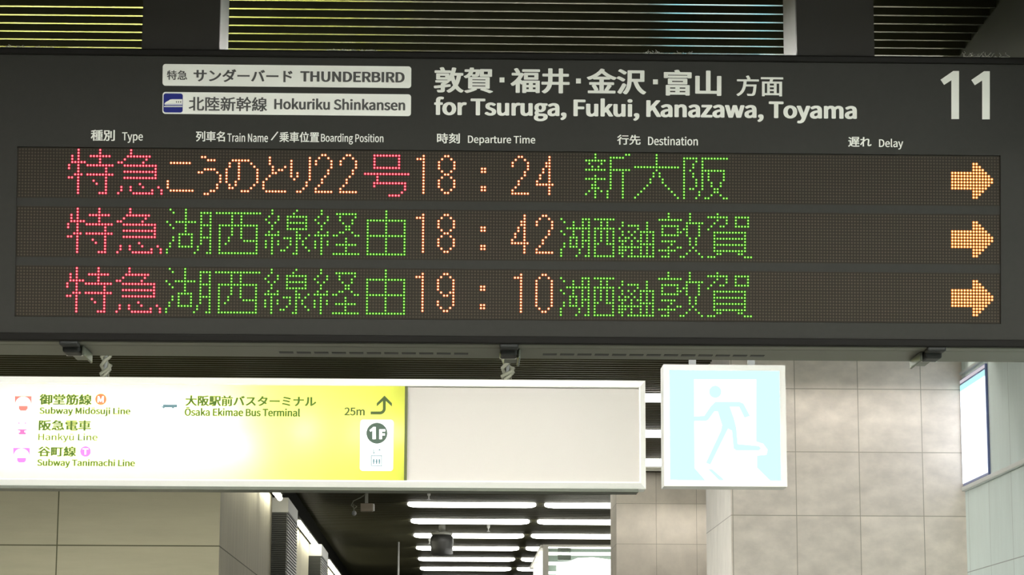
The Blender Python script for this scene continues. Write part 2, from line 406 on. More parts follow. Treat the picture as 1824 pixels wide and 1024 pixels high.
# underside with its vent slots
ZU = fb.z
def wlink(name, bm, m, parent): bm.transform(W2B); return link(name, bm, m, parent)
bm = bmesh.new(); box(bm, XL + 0.002, XRB - 0.002, fb.y + 0.048, YU, ZU - 0.003, ZU + 0.001)
box(bm, XL + 0.002, XRB - 0.002, fb.y - 0.004, fb.y + 0.044, ZU - 0.003, ZU + 0.001)
under = wlink('bottom_panel', bm, M['under'], board)
def under_x(px): return at_z(px, 624, ZU).x
for a, b in ((497, 842), (968, 1372)):
    n = round((b - a) / 31.2)
    for i in range(n):
        xa = under_x(a + i * 31.2); xb = under_x(a + i * 31.2 + 25)
        bm = bmesh.new(); box(bm, xa, xb, fb.y + 0.135, fb.y + 0.160, ZU - 0.0042, ZU - 0.003)
        wlink('vent_slot', bm, M['slot'], under)
for px in (140, 905, 1660):
    x = under_x(px); s = 1 if px < 1500 else -1; y0 = fb.y
    bm = bmesh.new()
    box(bm, x - 0.024, x + 0.024, y0 - 0.014, y0 + 0.03, ZU - 0.012, ZU + 0.006, 0, 0.004)
    box(bm, x - 0.022, x + 0.022, y0 + 0.03, y0 + 0.10, ZU - 0.024, ZU - 0.003, 0, 0.006)
    lat = wlink('latch', bm, M['rubber'], board)
    bm = bmesh.new(); box(bm, x - 0.020 + s * 0.010, x + 0.020 + s * 0.010, y0 + 0.10, y0 + 0.20, ZU - 0.020, ZU - 0.014, 0, 0.002)
    box(bm, x + s * 0.028 - 0.003, x + s * 0.028 + 0.003, y0 + 0.05, y0 + 0.20, ZU - 0.028, ZU - 0.004, 0, 0.002)
    wlink('latch_tab', bm, M['tab'], lat)
    bm = bmesh.new(); rod(bm, (x - 0.022, y0 + 0.104, ZU - 0.018), (x + 0.022, y0 + 0.104, ZU - 0.018), 0.005)
    wlink('latch_pin', bm, M['alu'], lat)

# name plates and printed lettering
FP = FY0
def plate(px0, px1, yt, yb):
    x0, z1 = BF(px0, yt); _, z0 = BF(px0, yb); x1, _ = BF(px1, yt)
    bm = bmesh.new(); prism(bm, rounded(x0, x1, z0, z1, 0.0075), FP - 0.002, FP)
    return link('name_plate', bm, M['plate'], board)
p1 = plate(290.6, 732.8, 114.6, 153.2); p2 = plate(290.4, 732.4, 164.4, 203.2)
PY = FP - 0.002
lettering('lettering', '特急', BF, 298.2, 334.3, 126, 142.9, M['ink'], p1, PY, 0.006)
lettering('lettering', 'サンダーバード', BF, 345.5, 521.6, 123.5, 146.2, M['ink'], p1, PY, 0.012)
lettering('lettering', 'THUNDERBIRD', BF, 535.3, 721, 127.6, 146.2, M['ink'], p1, PY, 0.016)
lettering('lettering', '北陸新幹線', BF, 337, 476.5, 172.3, 197.8, M['ink'], p2, PY, 0.008)
lettering('lettering', 'Hokuriku Shinkansen', BF, 489, 722, 175.4, 195.4, M['ink'], p2, PY, 0.014)
# train pictogram
x0, z1 = BF(292.1, 167); _, z0 = BF(292.1, 200.9); x1, _ = BF(326.4, 167)
bm = bmesh.new(); prism(bm, rounded(x0, x1, z0, z1, 0.006), PY - 0.0008, PY); pic = link('train_pictogram', bm, M['blue'], p2)
def pz(x, y): return (280 + x / 7.583, 100 + y / 7.583)
body = [pz(*q) for q in ((108, 640), (128, 622), (160, 606), (178, 592), (205, 588), (345, 588), (345, 650), (104, 650))]
shape('train_body', BF, [body], M['plate'], pic, PY - 0.0008, 0.0006)
shape('train_stripe', BF, [[pz(*q) for q in ((100, 652), (345, 652), (345, 668), (112, 668))]], M['paleblue'], pic, PY - 0.0008, 0.0006)
shape('rail_line', BF, [[pz(*q) for q in ((98, 680), (345, 680), (345, 692), (98, 692))]], M['plate'], pic, PY - 0.0008, 0.0006)
shape('train_window', BF, [[pz(x, 615), pz(x + 13, 615), pz(x + 13, 634), pz(x, 634)] for x in (260, 288, 316)], M['ink'], pic, PY - 0.0014, 0.0005)

for s, a, b, t, u, bo in (('敦賀', 773, 878.5, 120, 165.5, .013), ('福井', 909.5, 1014.5, 121.6, 166.4, .013), ('金沢', 1045, 1150.8, 122.4, 168, .013),
                      ('富山', 1182, 1284.5, 124.6, 170.6, .013), ('方面', 1311.3, 1394.5, 134.8, 171.5, .008),
                      ('for Tsuruga, Fukui, Kanazawa, Toyama', 773.5, 1525.5, 172.5, 214.6, .017),
                      ('種別', 162.6, 205.3, 231.6, 251, .008), ('Type', 218.2, 255.2, 236, 254.8, .006),
                      ('列車名', 349.6, 401.2, 233.8, 252.3, .007), ('Train Name', 405.5, 477.8, 237.4, 253.0, .006),
                      ('乗車位置', 498.1, 568.8, 234.9, 253.5, .007), ('Boarding Position', 572.1, 683.2, 237.9, 257.2, .006),
                      ('時刻', 778.5, 819.2, 237.5, 255.6, .008), ('Departure Time', 833.5, 953.3, 241.2, 258.8, .006),
                      ('行先', 1099, 1140.8, 240.4, 258.0, .008), ('Destination', 1154, 1242.6, 243.2, 258.9, .006),
                      ('遅れ', 1510, 1551.5, 244.2, 261.8, .008), ('Delay', 1565, 1607.9, 247.4, 266.3, .006)):
    lettering('lettering', s, BF, a, b, t, u, M['letter'], board, FP, bo)
for a, b in ((889.8, 138.6), (1025.8, 140.4), (1162.8, 142)):
    shape('lettering_dot', BF, [[(a, b), (a + 8.6, b), (a + 8.6, b + 8.7), (a, b + 8.7)]], M['letter'], board, FP)
shape('lettering', BF, [[(482.6, 249.6), (494.2, 234.9), (496.2, 235.5), (484.6, 250.4)]], M['letter'], board, FP)
def z4(x, y): return (1368 + x / 4, y / 4)
for dx in (0, 219):
    dy = 2
    shape('platform_number', BF, [[z4(dx + x, y + dy * dx / 219) for x, y in ((1316, 508), (1357, 508), (1357, 850), (1303, 850), (1303, 574), (1251, 607), (1226, 570))]], M['letter'], board, FP)

# LED rows -----------------------------------------------------------------------
G = {
'特': '0:3,10;1:3,10;2:1,3,7-13;3:1,3,10;4:1-5,10;5:0,3,6-14;6:0,3,12;7:3,12;8:2-4,6-14;9:0,1,3,12;10:3,8,12;11:3,9,12;12:3,12;13:3,12;14:3,10-12',
'急': '0:4;1:4;2:3-10;3:2,9;4:0,1,8;5:2-12;6:12;7:2-12;8:12;9:2-12;11:7;12:1,4,8,13;13:1,4,11,14;14:0,5-11,14',
'湖': '0:1,6;1:2,6,11-14;2:6,11,14;3:6,11,14;4:0,3-9,11,14;5:1,6,11-14;6:2,6,11,14;7:6,11,14;8:4-8,11,14;9:2,4,8,11-14;10:2,4,8,11,14;11:1,4,8,11,14;12:1,4-8,10,14;13:0,10,14;14:0,9,13,14',
'西': '1:0-14;2:5,8;3:5,8;4:5,8;5:1-13;6:1,5,8,13;7:1,5,8,13;8:1,5,8,13;9:1,4,8,13;10:1,4,9-13;11:1,3,13;12:1,13;13:1,13;14:1-13',
'線': '0:2,10;1:2,9;2:1,4,7-13;3:0,4,7,13;4:1,3,7-13;5:2,7,13;6:2,7-13;7:1,4,10;8:0-4,10,11,14;9:2,6-8,10,11,13;10:0,2,4,8,10,12;11:0,2,4,8,10,12;12:0,2,7,10,13;13:2,5,6,10,14;14:2,9,10',
'経': '0:2;1:2,7-13;2:1,4,8,13;3:0,4,8,12;4:1,3,9,12;5:2,10,11;6:2,10,11;7:1,4,8,9,12;8:0-4,6,7,13,14;9:2,10;10:0,2,4,10;11:0,2,4,7-13;12:0,2,10;13:2,10;14:2,6-14',
'由': '0:7;1:7;2:7;3:1-13;4:1,7,13;5:1,7,13;6:1,7,13;7:1,7,13;8:1-13;9:1,7,13;10:1,7,13;11:1,7,13;12:1,7,13;13:1,7,13;14:1-13',
'1': '1:3;2:1-3;3:3;4:3;5:3;6:3;7:3;8:3;9:3;10:3;11:3;12:3;13:3',
'8': '1:2,3;2:1,4;3:0,5;4:0,5;5:0,5;6:1,4;7:2,3;8:1,4;9:0,5;10:0,5;11:0,5;12:1,4;13:2,3',
'2': '1:2,3;2:1,4;3:0,5;4:0,5;5:5;6:4;7:4;8:3;9:2;10:2;11:1;12:0;13:0-5',
'4': '1:4;2:4;3:3,4;4:3,4;5:2,4;6:2,4;7:1,4;8:1,4;9:0,4;10:0-5;11:4;12:4;13:4',
'0': '1:2,3;2:1,4;3:0,5;4:0,5;5:0,5;6:0,5;7:0,5;8:0,5;9:0,5;10:0,5;11:0,5;12:1,4;13:2,3',
'9': '1:2,3;2:1,4;3:0,5;4:0,5;5:0,5;6:0,5;7:1,4,5;8:2,3,5;9:5;10:0,5;11:0,5;12:1,4;13:2,3',
':': '5:6,7;6:6,7;11:6,7;12:6,7',
'号': '1:3-11;2:3,11;3:3,11;4:3,11;5:3-11;7:0-14;8:4;9:4;10:3-13;11:3,13;12:13;13:12;14:8-11',
'こ': '4:1-7;10:0;11:0;12:0;13:1-8',
'う': '2:1,2;3:3-5;6:2-5;7:0,1,6;8:7;9:7;10:7;11:6;12:6;13:4,5;14:2,3',
'の': '3:2-7;4:1,4,8;5:1,4,9;6:0,4,10;7:0,4,10;8:0,4,10;9:0,4,10;10:0,3,10;11:1,3,9;12:1,2,8;13:5-7',
'と': '2:2;3:2;4:2;5:3,7;6:3,5,6;7:3,4;8:2;9:1;10:0;11:0;12:0;13:1-7',
'り': '2:6;3:0,6;4:0,6;5:0,6;6:0,6;7:0,2,6;8:0,2,6;9:1,6;10:5;11:5;12:4;13:2,3',
'新': '0:3,13,14;1:3,8-12;2:0-6,8;3:1,5,8;4:2,4,8;5:0-6,8-14;6:8,12;7:3,8,12;8:0-6,8,12;9:3,8,12;10:2,3,8,12;11:2-4,8,12;12:1,3,5,7,12;13:0,3,7,12;14:3,7,12',
'大': '0:7;1:7;2:7;3:7;4:0-14;5:7;6:6,8;7:6,8;8:5,9;9:5,9;10:4,10;11:3,11;12:2,12;13:1,13;14:0,14',
'阪': '1:0-4,6-14;2:0,4,6;3:0,3,6;4:0,3,6;5:0,2,6-13;6:0,3,6,8,13;7:0,3,6,8,13;8:0,4,6,8,13;9:0,4,6,9,12;10:0,4,6,9,12;11:0,2,3,6,10,11;12:0,5,10,11;13:0,5,9,12;14:0,4,7,8,13,14',
'湖小': '2:0,7-9;3:1,4,7,9;4:4,7,9;5:2-9;6:0,4,7,9;7:1,4,7,9;8:3-5,7,9;9:3,5,7-9;10:1,3,5,7,9;11:1,3-5,7,9;12:0,6,9;13:0,6,9;14:0,5,8,9',
'西小': '2:0-6;3:2,4;4:2,4;5:0-6;6:0,2,4,6;7:0,2,4,6;8:0,2,4,6;9:0,2,4,6;10:0,1,4-6;11:0,6;12:0,6;13:0,6;14:0-6',
'経小': '3:1;4:1,3-6;5:0,6;6:1,3,5;7:1,4;8:0,2,3,5;9:0-2,4,6;10:1,4;11:0-6;12:0-2,4;13:0,1,4;14:1,3-6',
'由小': '3:2;4:2;5:2;6:0-4;7:0,2,4;8:0,2,4;9:0,2,4;10:0-4;11:0,2,4;12:0,2,4;13:0,2,4;14:0-4',
'敦': '0:3,10;1:3,10;2:0-7,10;3:9-14;4:1-6,9,13;5:1,6,8,9,13;6:1,6,7,9,13;7:1-6,9,13;8:10,12;9:1-5,10,12;10:4,10,12;11:3,6,7,11;12:0-5,10,12;13:3,9,13;14:1-3,7,8,14',
'賀': '0:3;1:0-6,9-13;2:3,6,9,13;3:2,6,9,13;4:1,4,5,9-13;5:0;6:2-12;7:2,12;8:2-12;9:2,12;10:2-12;11:2,12;12:2-12;13:3,4,10,11;14:0-2,12-14',
'>': '2:7,8;3:7-9;4:7-10;5:0-11;6:0-12;7:0-13;8:0-13;9:0-12;10:0-11;11:7-10;12:7-9;13:7,8',
}
def dots(s):
    out = []
    for part in s.split(';'):
        r, cs = part.split(':')
        for c in cs.split(','):
            if '-' in c:
                a, b = c.split('-'); out += [(int(r), k) for k in range(int(a), int(b) + 1)]
            else: out.append((int(r), int(c)))
    return out
def led_material():
    m = bpy.data.materials.new('led_matrix_unlit'); m.use_nodes = True; nt = m.node_tree; N = nt.nodes.new; L = nt.links.new
    b = nt.nodes['Principled BSDF']; b.inputs['Roughness'].default_value = 0.6; b.inputs['Specular IOR Level'].default_value = 0.2
    tc = N('ShaderNodeTexCoord'); sp = N('ShaderNodeSeparateXYZ'); L(tc.outputs['Object'], sp.inputs[0])
    def mt(op, a, bv=None, c=None):
        n = N('ShaderNodeMath'); n.operation = op
        for i, v in enumerate((a, bv, c)):
            if v is None: continue
            if isinstance(v, (int, float)): n.inputs[i].default_value = v
            else: L(v, n.inputs[i])
        return n.outputs[0]
    # the panel's own origin sits on the first diode, so whole pitches fall on diodes
    def cellc(src): return mt('SUBTRACT', mt('FRACT', mt('ADD', mt('DIVIDE', src, P), 0.5)), 0.5)
    dx, dz = cellc(sp.outputs[0]), cellc(sp.outputs[2])
    d = mt('SQRT', mt('ADD', mt('MULTIPLY', dx, dx), mt('MULTIPLY', dz, dz)))
    on = mt('LESS_THAN', d, 0.30)
    no = N('ShaderNodeTexNoise'); no.inputs['Scale'].default_value = 26; L(tc.outputs['Object'], no.inputs['Vector'])
    mx = N('ShaderNodeMix'); mx.data_type = 'RGBA'; L(on, mx.inputs['Factor'])
    mx.inputs['A'].default_value = (0.016, 0.0120, 0.0072, 1)
    m2 = N('ShaderNodeMix'); m2.data_type = 'RGBA'; L(no.outputs['Fac'], m2.inputs['Factor'])
    m2.inputs['A'].default_value = (0.036, 0.035, 0.020, 1); m2.inputs['B'].default_value = (0.056, 0.037, 0.027, 1)
    L(m2.outputs['Result'], mx.inputs['B']); L(mx.outputs['Result'], b.inputs['Base Color'])
    return m
LEDM = led_material()
ROWS = [
  [('特', 16, 'r'), ('急', 32, 'r'), ('こ', 48, 'a'), ('う', 58, 'a'), ('の', 67, 'a'), ('と', 79, 'a'), ('り', 88, 'a'), ('2', 96, 'a'), ('2', 104, 'a'), ('号', 112, 'r'),
   ('1', 128, 'a'), ('8', 136, 'a'), (':', 144, 'a'), ('2', 160, 'a'), ('4', 168, 'a'), ('新', 184, 'g'), ('大', 200, 'g'), ('阪', 216, 'g'), ('>', 304, 'y')],
  [('特', 16, 'r'), ('急', 32, 'r'), ('湖', 48, 'g'), ('西', 64, 'g'), ('線', 80, 'g'), ('経', 96, 'g'), ('由', 112, 'g'),
   ('1', 128, 'a'), ('8', 136, 'a'), (':', 144, 'a'), ('4', 160, 'a'), ('2', 168, 'a'), ('湖小', 176, 'g'), ('西小', 187, 'g'), ('経小', 195, 'g'), ('由小', 202, 'g'), ('敦', 208, 'g'), ('賀', 224, 'g'), ('>', 304, 'y')],
  [('特', 16, 'r'), ('急', 32, 'r'), ('湖', 48, 'g'), ('西', 64, 'g'), ('線', 80, 'g'), ('経', 96, 'g'), ('由', 112, 'g'),
   ('1', 128, 'a'), ('9', 136, 'a'), (':', 144, 'a'), ('1', 160, 'a'), ('0', 168, 'a'), ('湖小', 176, 'g'), ('西小', 187, 'g'), ('経小', 195, 'g'), ('由小', 202, 'g'), ('敦', 208, 'g'), ('賀', 224, 'g'), ('>', 304, 'y')],
]
CN = {'r': 'red', 'a': 'amber', 'y': 'amber', 'g': 'green'}
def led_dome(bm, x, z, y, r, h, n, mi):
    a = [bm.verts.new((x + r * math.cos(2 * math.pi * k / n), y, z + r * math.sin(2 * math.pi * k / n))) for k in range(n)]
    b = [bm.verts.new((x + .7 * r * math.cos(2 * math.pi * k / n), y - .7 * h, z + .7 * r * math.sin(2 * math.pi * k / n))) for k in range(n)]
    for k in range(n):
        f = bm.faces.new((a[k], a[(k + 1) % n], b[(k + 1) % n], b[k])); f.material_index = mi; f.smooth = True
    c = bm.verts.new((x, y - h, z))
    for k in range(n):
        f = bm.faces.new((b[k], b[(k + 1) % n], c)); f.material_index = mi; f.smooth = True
for ri, row in enumerate(ROWS):
    h0 = ROWH[ri]
    bm = bmesh.new(); box(bm, -0.75 * P, 319.75 * P, 0.0, 0.0055, -15.75 * P, 0.75 * P)
    panel = link('led_row', bm, LEDM, board, loc=(X0, 0, h0))
    for g, c0, colr in row:
        bm = bmesh.new()
        for r, c in dots(G[g]):
            x, z = (c0 + c) * P, -r * P
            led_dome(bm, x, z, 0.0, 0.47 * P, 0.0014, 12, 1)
            led_dome(bm, x, z, -0.0012, 0.265 * P, 0.0012, 10, 0)
        nm = 'led_arrow' if g == '>' else 'led_character'
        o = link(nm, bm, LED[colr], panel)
        o['label'] = CN[colr] + (' arrow' if g == '>' else ' character') + ' of lit diodes'

# hanging posts of the board
for a, b, nm in ((255, 390, 0), (1420, 1555, 1)):
    x0 = at_y(a, 60, 6.075).x; x1 = at_y(b, 60, 6.075).x
    inv = Matrix.Translation(BO) @ Matrix.Rotation(TAU, 4, 'X')
    inv.invert()
    bm = bmesh.new(); box(bm, x0, x1, 6.09, 6.33, ZB + HT - 0.06, CEIL + 0.06)
    bm.transform(inv); po = link('hanger', bm, M['post'], board)
    bm = bmesh.new(); box(bm, x0 - 0.002, x1 + 0.002, 6.070, 6.0895, ZB + HT + 0.004, CEIL + 0.06)
    bm.transform(inv); link('hanger_cover', bm, M['cover'], po)

# dust on the board's top edge
def dust(px0, px1, seed, tuft, label):
    rnd = random.Random(seed); bm = bmesh.new()
    x0, x1 = BF(px0, 90, .098)[0], BF(px1, 90, .098)[0]; z = HT + 0.0125
    n = int((x1 - x0) / 0.006) + 2
    snake(bm, [(x0 + (x1 - x0) * i / n, 0.0975 + rnd.uniform(-.003, .003), z + rnd.uniform(0.0, .004)) for i in range(n + 1)], [0.0012 + rnd.random() * 0.0022 for _ in range(n + 1)])
    for _ in range(int(n * 0.8)):
        x = rnd.uniform(x0, x1); p = [Vector((x, 0.0975, z))]
        for k in range(4): p.append(p[-1] + Vector((rnd.uniform(-.007, .007), rnd.uniform(-.003, .003), rnd.uniform(0, tuft))))
        snake(bm, p, 0.0007, 5)
    bm.transform(Matrix.Translation(BO) @ Matrix.Rotation(TAU, 4, 'X'))
    tag(link('dust_clump', bm, M['dust']), label, 'dust', 'dust on top of the departure board')
dust(3, 95, 1, .003, 'grey dust line on the board top at the far left of the photo')
dust(583, 672, 2, .002, 'thin pinkish grey dust line on the board top left of centre')
dust(1148, 1232, 3, .004, 'wispy grey dust tuft on the board top beneath the cyan reflections')
dust(1712, 1800, 4, .005, 'peaked grey dust tuft on the board top above the platform number')

# ================================================================== GUIDE SIGN (yellow lit half, blank half)
YS = 9.6
def SFr(oz):
    def f(px, py):
        p = at_y(px, py, YS); return (p.x, p.z - oz)
    return f
sz0 = (at_y(2, 864, YS).z + at_y(1150, 870, YS).z) / 2; sz1 = (at_y(2, 668, YS).z + at_y(1150, 678.2, YS).z) / 2
sx0 = at_y(-64, 770, YS).x; sx1 = at_y(1150.5, 775, YS).x
sign = thing('guide_sign', 'long hanging box sign, its left part lit yellow and right part blank', 'guide sign', (0, YS, sz0))
SF = SFr(sz0); HS = sz1 - sz0; SD = 0.14
dxl, dxr = at_y(720.5, 770, YS).x, at_y(725.5, 770, YS).x
rt = 0.030; rb_ = 0.027
bm = bmesh.new()
loops = []                                          # mitred profile: ridge at the inner edge, sloping back to the outer edge
for ix, it, ib, yy in ((0, 0, 0, SD), (0, 0, 0, 0.016), (0.021, rt - 0.005, rb_ - 0.005, -0.001), (0.026, rt, rb_, 0.0), (0.026, rt, rb_, SD - 0.004), (0.0, 0.0, 0.0, SD - 0.0005)):
    loops.append([bm.verts.new(p) for p in ((sx0 + ix, yy, ib), (sx1 - ix, yy, ib), (sx1 - ix, yy, HS - it), (sx0 + ix, yy, HS - it))])
for A, B in zip(loops, loops[1:]):
    for k in range(4): bm.faces.new((A[k], A[(k + 1) % 4], B[(k + 1) % 4], B[k]))
bmesh.ops.recalc_face_normals(bm, faces=bm.faces[:])
box(bm, sx0 + 0.002, sx1 - 0.002, SD - 0.004, SD - 0.0008, 0.002, HS - 0.002)
link('frame', bm, M['frame'], sign)
bm = bmesh.new(); box(bm, sx0 + 0.03, sx1 - 0.03, 0.01, SD - 0.01, -0.012, 0.0); link('bottom_cover', bm, M['tab'], sign)
one_box('divider', M['olive'], sign, dxl, dxr, 0.001, SD - 0.004, rb_, HS - rt)
bm = bmesh.new(); box(bm, dxr, sx1 - 0.026, 0.012, 0.016, rb_, HS - rt); link('blank_panel', bm, M['blank'], sign)
ym = bpy.data.materials.new('yellow_acrylic'); ym.use_nodes = True; nt = ym.node_tree; nt.nodes.remove(nt.nodes['Principled BSDF'])
tr = nt.nodes.new('ShaderNodeBsdfTranslucent'); tr.inputs[0].default_value = (0.92, 0.97, 0.29, 1)
di = nt.nodes.new('ShaderNodeBsdfDiffuse'); di.inputs[0].default_value = (0.8, 0.78, 0.10, 1)
mx = nt.nodes.new('ShaderNodeMixShader'); mx.inputs[0].default_value = 0.25
nt.links.new(tr.outputs[0], mx.inputs[1]); nt.links.new(di.outputs[0], mx.inputs[2]); nt.links.new(mx.outputs[0], nt.nodes['Material Output'].inputs[0])
bm = bmesh.new()
q = [bm.verts.new(p) for p in ((sx0 + 0.026, 0.006, rb_), (dxl, 0.006, rb_), (dxl, 0.006, HS - rt), (sx0 + 0.026, 0.006, HS - rt))]
bm.faces.new(q); lit = link('lit_panel', bm, ym, sign)
def signtube(a, b, py, r, dy=0.085):
    bm = bmesh.new(); p = SF(a, py); q_ = SF(b, py); rod(bm, (p[0], dy, p[1]), (q_[0], dy, p[1]), r, 14)
    o = link('sign_tube', bm, M['signtube'], sign)
signtube(-55, 425, 735, 0.014); signtube(-55, 455, 795, 0.014)
signtube(530, 556, 766, 0.014); signtube(632, 652, 770, 0.012); signtube(698, 712, 770, 0.010, 0.06)
LY = 0.0055
def SL(s, a, b, t, u, m='sink', bo=0.018): lettering('lettering', s, SF, a, b, t, u, M[m], lit, LY, bo, 0.0012)
SL('御堂筋線', 70, 163.8, 701.3, 720.6, bo=.016); SL('Subway Midōsuji Line', 70, 232.5, 724.3, 740.2)
SL('阪急電車', 68.8, 162.5, 747.5, 766.4, bo=.016); SL('Hankyū Line', 68, 173.8, 771, 787.2, bo=.008)
SL('谷町線', 67, 136, 794.3, 812.6, bo=.016); SL('Subway Tanimachi Line', 66, 240.5, 816.8, 832.8)
SL('大阪駅前バスターミナル', 330, 563.5, 703.6, 722.6, bo=.016); SL('Ōsaka Ekimae Bus Terminal', 328.8, 534.8, 724.4, 740.4)
SL('25m', 613.5, 649.8, 725.3, 739.5, 'sinkd', .012)
for cx, cy, r, c, s in ((179.3, 710.8, 10, 'orange', 'M'), (152, 803.8, 9.6, 'purple', 'T')):
    bd = shape('line_badge', SF, [pdisc(cx, cy, r)], M[c], lit, LY, 0.0012)
    lettering('lettering', s, SF, cx - r * .55, cx + r * .55, cy - r * .55, cy + r * .57, M['card'], bd, LY - 0.0012, 0.010, 0.0008)
def train_icon(x, y, wd, c):
    k = wd / 30.0
    def q(a, b): return (x + a * k, y + b * k)
    arch = [q(15 + 14.4 * math.cos(math.radians(t)), 15.5 - 14.6 * math.sin(math.radians(t))) for t in range(0, 91, 10)]
    left = [q(0, 0)] + [q(15, 0)] + [(2 * (x + 15 * k) - p[0], p[1]) for p in reversed(arch)] + [q(0, 15.5)]
    right = [q(30, 0), q(30, 15.5)] + [p for p in arch] + [q(15, 0)]
    card = shape('train_icon', SF, [[q(-0.5, -0.5), q(30.5, -0.5), q(30.5, 28.5), q(-0.5, 28.5)]], M['card'], lit, LY, 0.0006)
    polys = [left, right, [q(7, 18), q(23, 18), q(23, 23), q(20, 26.5), q(10, 26.5), q(7, 23)],
             [q(8.5, 12), q(11, 10.8), q(14, 11.2), q(14.3, 12)], [q(15.7, 12), q(16, 11.2), q(19, 10.8), q(21.5, 12)]]
    shape('icon_print', SF, polys, M[c], card, LY - 0.0006, 0.0008)
train_icon(26.2, 705, 29.5, 'red'); train_icon(23.2, 797.5, 29.5, 'purple')
ca = shape('train_icon', SF, [[(26, 750), (52, 750), (52, 776), (26, 776)]], M['card'], lit, LY, 0.0006)
shape('icon_print', SF, [[(31, 754.5), (33, 751.5), (35.5, 753.5), (34.5, 754.5)], [(43.5, 754.5), (43, 753.5), (45.5, 751.5), (47.5, 754.5)],
      [(31, 764), (47.3, 764), (47.3, 766), (43, 767), (43, 769.5), (46.5, 770.5), (45, 773.5), (33.5, 773.5), (32, 770.5), (35.5, 769.5), (35.5, 767), (31, 766)]], M['pink'], ca, LY - 0.0006, 0.0008)
cb = shape('bus_icon', SF, [[(283, 711), (319, 711), (319, 729), (283, 729)]], M['card'], lit, LY, 0.0006)
shape('icon_print', SF, [[(290, 720), (315.3, 720), (315.3, 725.2), (310.3, 725.2), (307.8, 727.6), (305.5, 725.2), (293.5, 725.2), (291.3, 727.6), (289, 725.2), (285.5, 724.8), (285.5, 724), (290, 723.6)],
      [(287.5, 714.3), (315, 714.3), (315, 715.2), (287.5, 715.2)]], M['teal'], cb, LY - 0.0006, 0.0008)
def z3(x, y): return (600 + x / 6.4, 690 + y / 6.4)
arc_o = [z3(490 + 67 * math.cos(math.radians(t)), 238 + 67 * math.sin(math.radians(t))) for t in range(90, -1, -10)]
arc_i = [z3(490 + 35 * math.cos(math.radians(t)), 238 + 34 * math.sin(math.radians(t))) for t in range(0, 91, 10)]
arrow = [z3(385, 305)] + arc_o + [z3(557, 150), z3(627, 214), z3(627, 178), z3(543, 92), z3(455, 178), z3(455, 214), z3(525, 150)] + arc_i + [z3(385, 272)]
shape('turn_arrow', SF, [arrow], M['sinkd'], lit, LY, 0.0012)
x0, z1 = SF(642, 747); x1, z0 = SF(700, 838.5)
bm = bmesh.new(); prism(bm, rounded(x0, x1, z0, z1, 0.012), LY - 0.0008, LY)
cardm = bpy.data.materials.new('white_acrylic'); cardm.use_nodes = True; nt = cardm.node_tree; nt.nodes.remove(nt.nodes['Principled BSDF'])
tr = nt.nodes.new('ShaderNodeBsdfTranslucent'); tr.inputs[0].default_value = (0.97, 0.97, 0.97, 1)
nt.links.new(tr.outputs[0], nt.nodes['Material Output'].inputs[0])
fc = link('floor_card', bm, M['card'], lit)
fb = shape('floor_badge', SF, [pdisc(671.3, 771.3, 18.7, 40)], M['green'], fc, LY - 0.0008, 0.0006)
shape('lettering', SF, [[z3(*q) for q in ((415, 448), (443, 448), (443, 588), (405, 588), (405, 490), (383, 504), (372, 486))]], M['card'], fc, LY - 0.0014, 0.0006)
shape('lettering', SF, [[z3(*q) for q in ((483, 475), (551, 475), (551, 501), (514, 501), (514, 522), (547, 522), (547, 547), (514, 547), (514, 588), (483, 588))]], M['card'], fc, LY - 0.0014, 0.0006)
def ring(a, b, c, d, t): return [[(a, b), (c, b), (c, b + t), (a, b + t)], [(a, d - t), (c, d - t), (c, d), (a, d)], [(a, b + t), (a + t, b + t), (a + t, d - t), (a, d - t)], [(c - t, b + t), (c, b + t), (c, d - t), (c - t, d - t)]]
lift = ring(661, 810.3, 680.6, 830.3, 1.4)
for i in range(3):
    cx = 665.5 + i * 5.1; lift += [pdisc(cx, 818.6, 1.6, 12), [(cx - 1.7, 820), (cx + 1.7, 820), (cx + 1.0, 826.5), (cx - 1.0, 826.5)]]
lift += [[(665.1, 798.5), (666.3, 798.5), (666.3, 807.6), (665.1, 807.6)], [(661.8, 803.6), (662.6, 803), (665.7, 806.6), (668.8, 803), (669.6, 803.6), (665.7, 808.2)],
         [(675.4, 799.5), (676.6, 799.5), (676.6, 808), (675.4, 808)], [(672.2, 803.2), (676, 798.8), (679.8, 803.2), (679, 803.8), (676, 800.4), (673, 803.8)]]
shape('lift_icon', SF, lift, M['teal'], fc, LY - 0.0008, 0.0006)
# wrapped hangers of the sign
for px, amp in ((184, 0.020), (905, 0.026)):
    x = SF(px, 670)[0]; top = CEIL - sz0 + 0.05
    bm = bmesh.new(); rod(bm, (x, 0.06, HS), (x, 0.06, top), 0.007)
    h = link('hanger', bm, M['rod'], sign)
    bm = bmesh.new(); L_ = 0.42
    for s, fr in ((0, 1.0), (1, 1.35), (2, 0.8)):
        pts = []
        for i in range(26):
            t = i / 25.0; a = 2 * math.pi * (t * 4.6 * fr + s / 3.0)
            rr = amp * (0.55 + 0.45 * abs(math.sin(7 * t + s)))
            pts.append((x + rr * math.cos(a), 0.06 + rr * math.sin(a), HS + 0.002 + L_ * t))
        snake(bm, pts, [0.0055 + 0.003 * abs(math.sin(i * 1.3 + s)) for i in range(26)], 7)
    link('plastic_wrap', bm, M['wrap'], h)

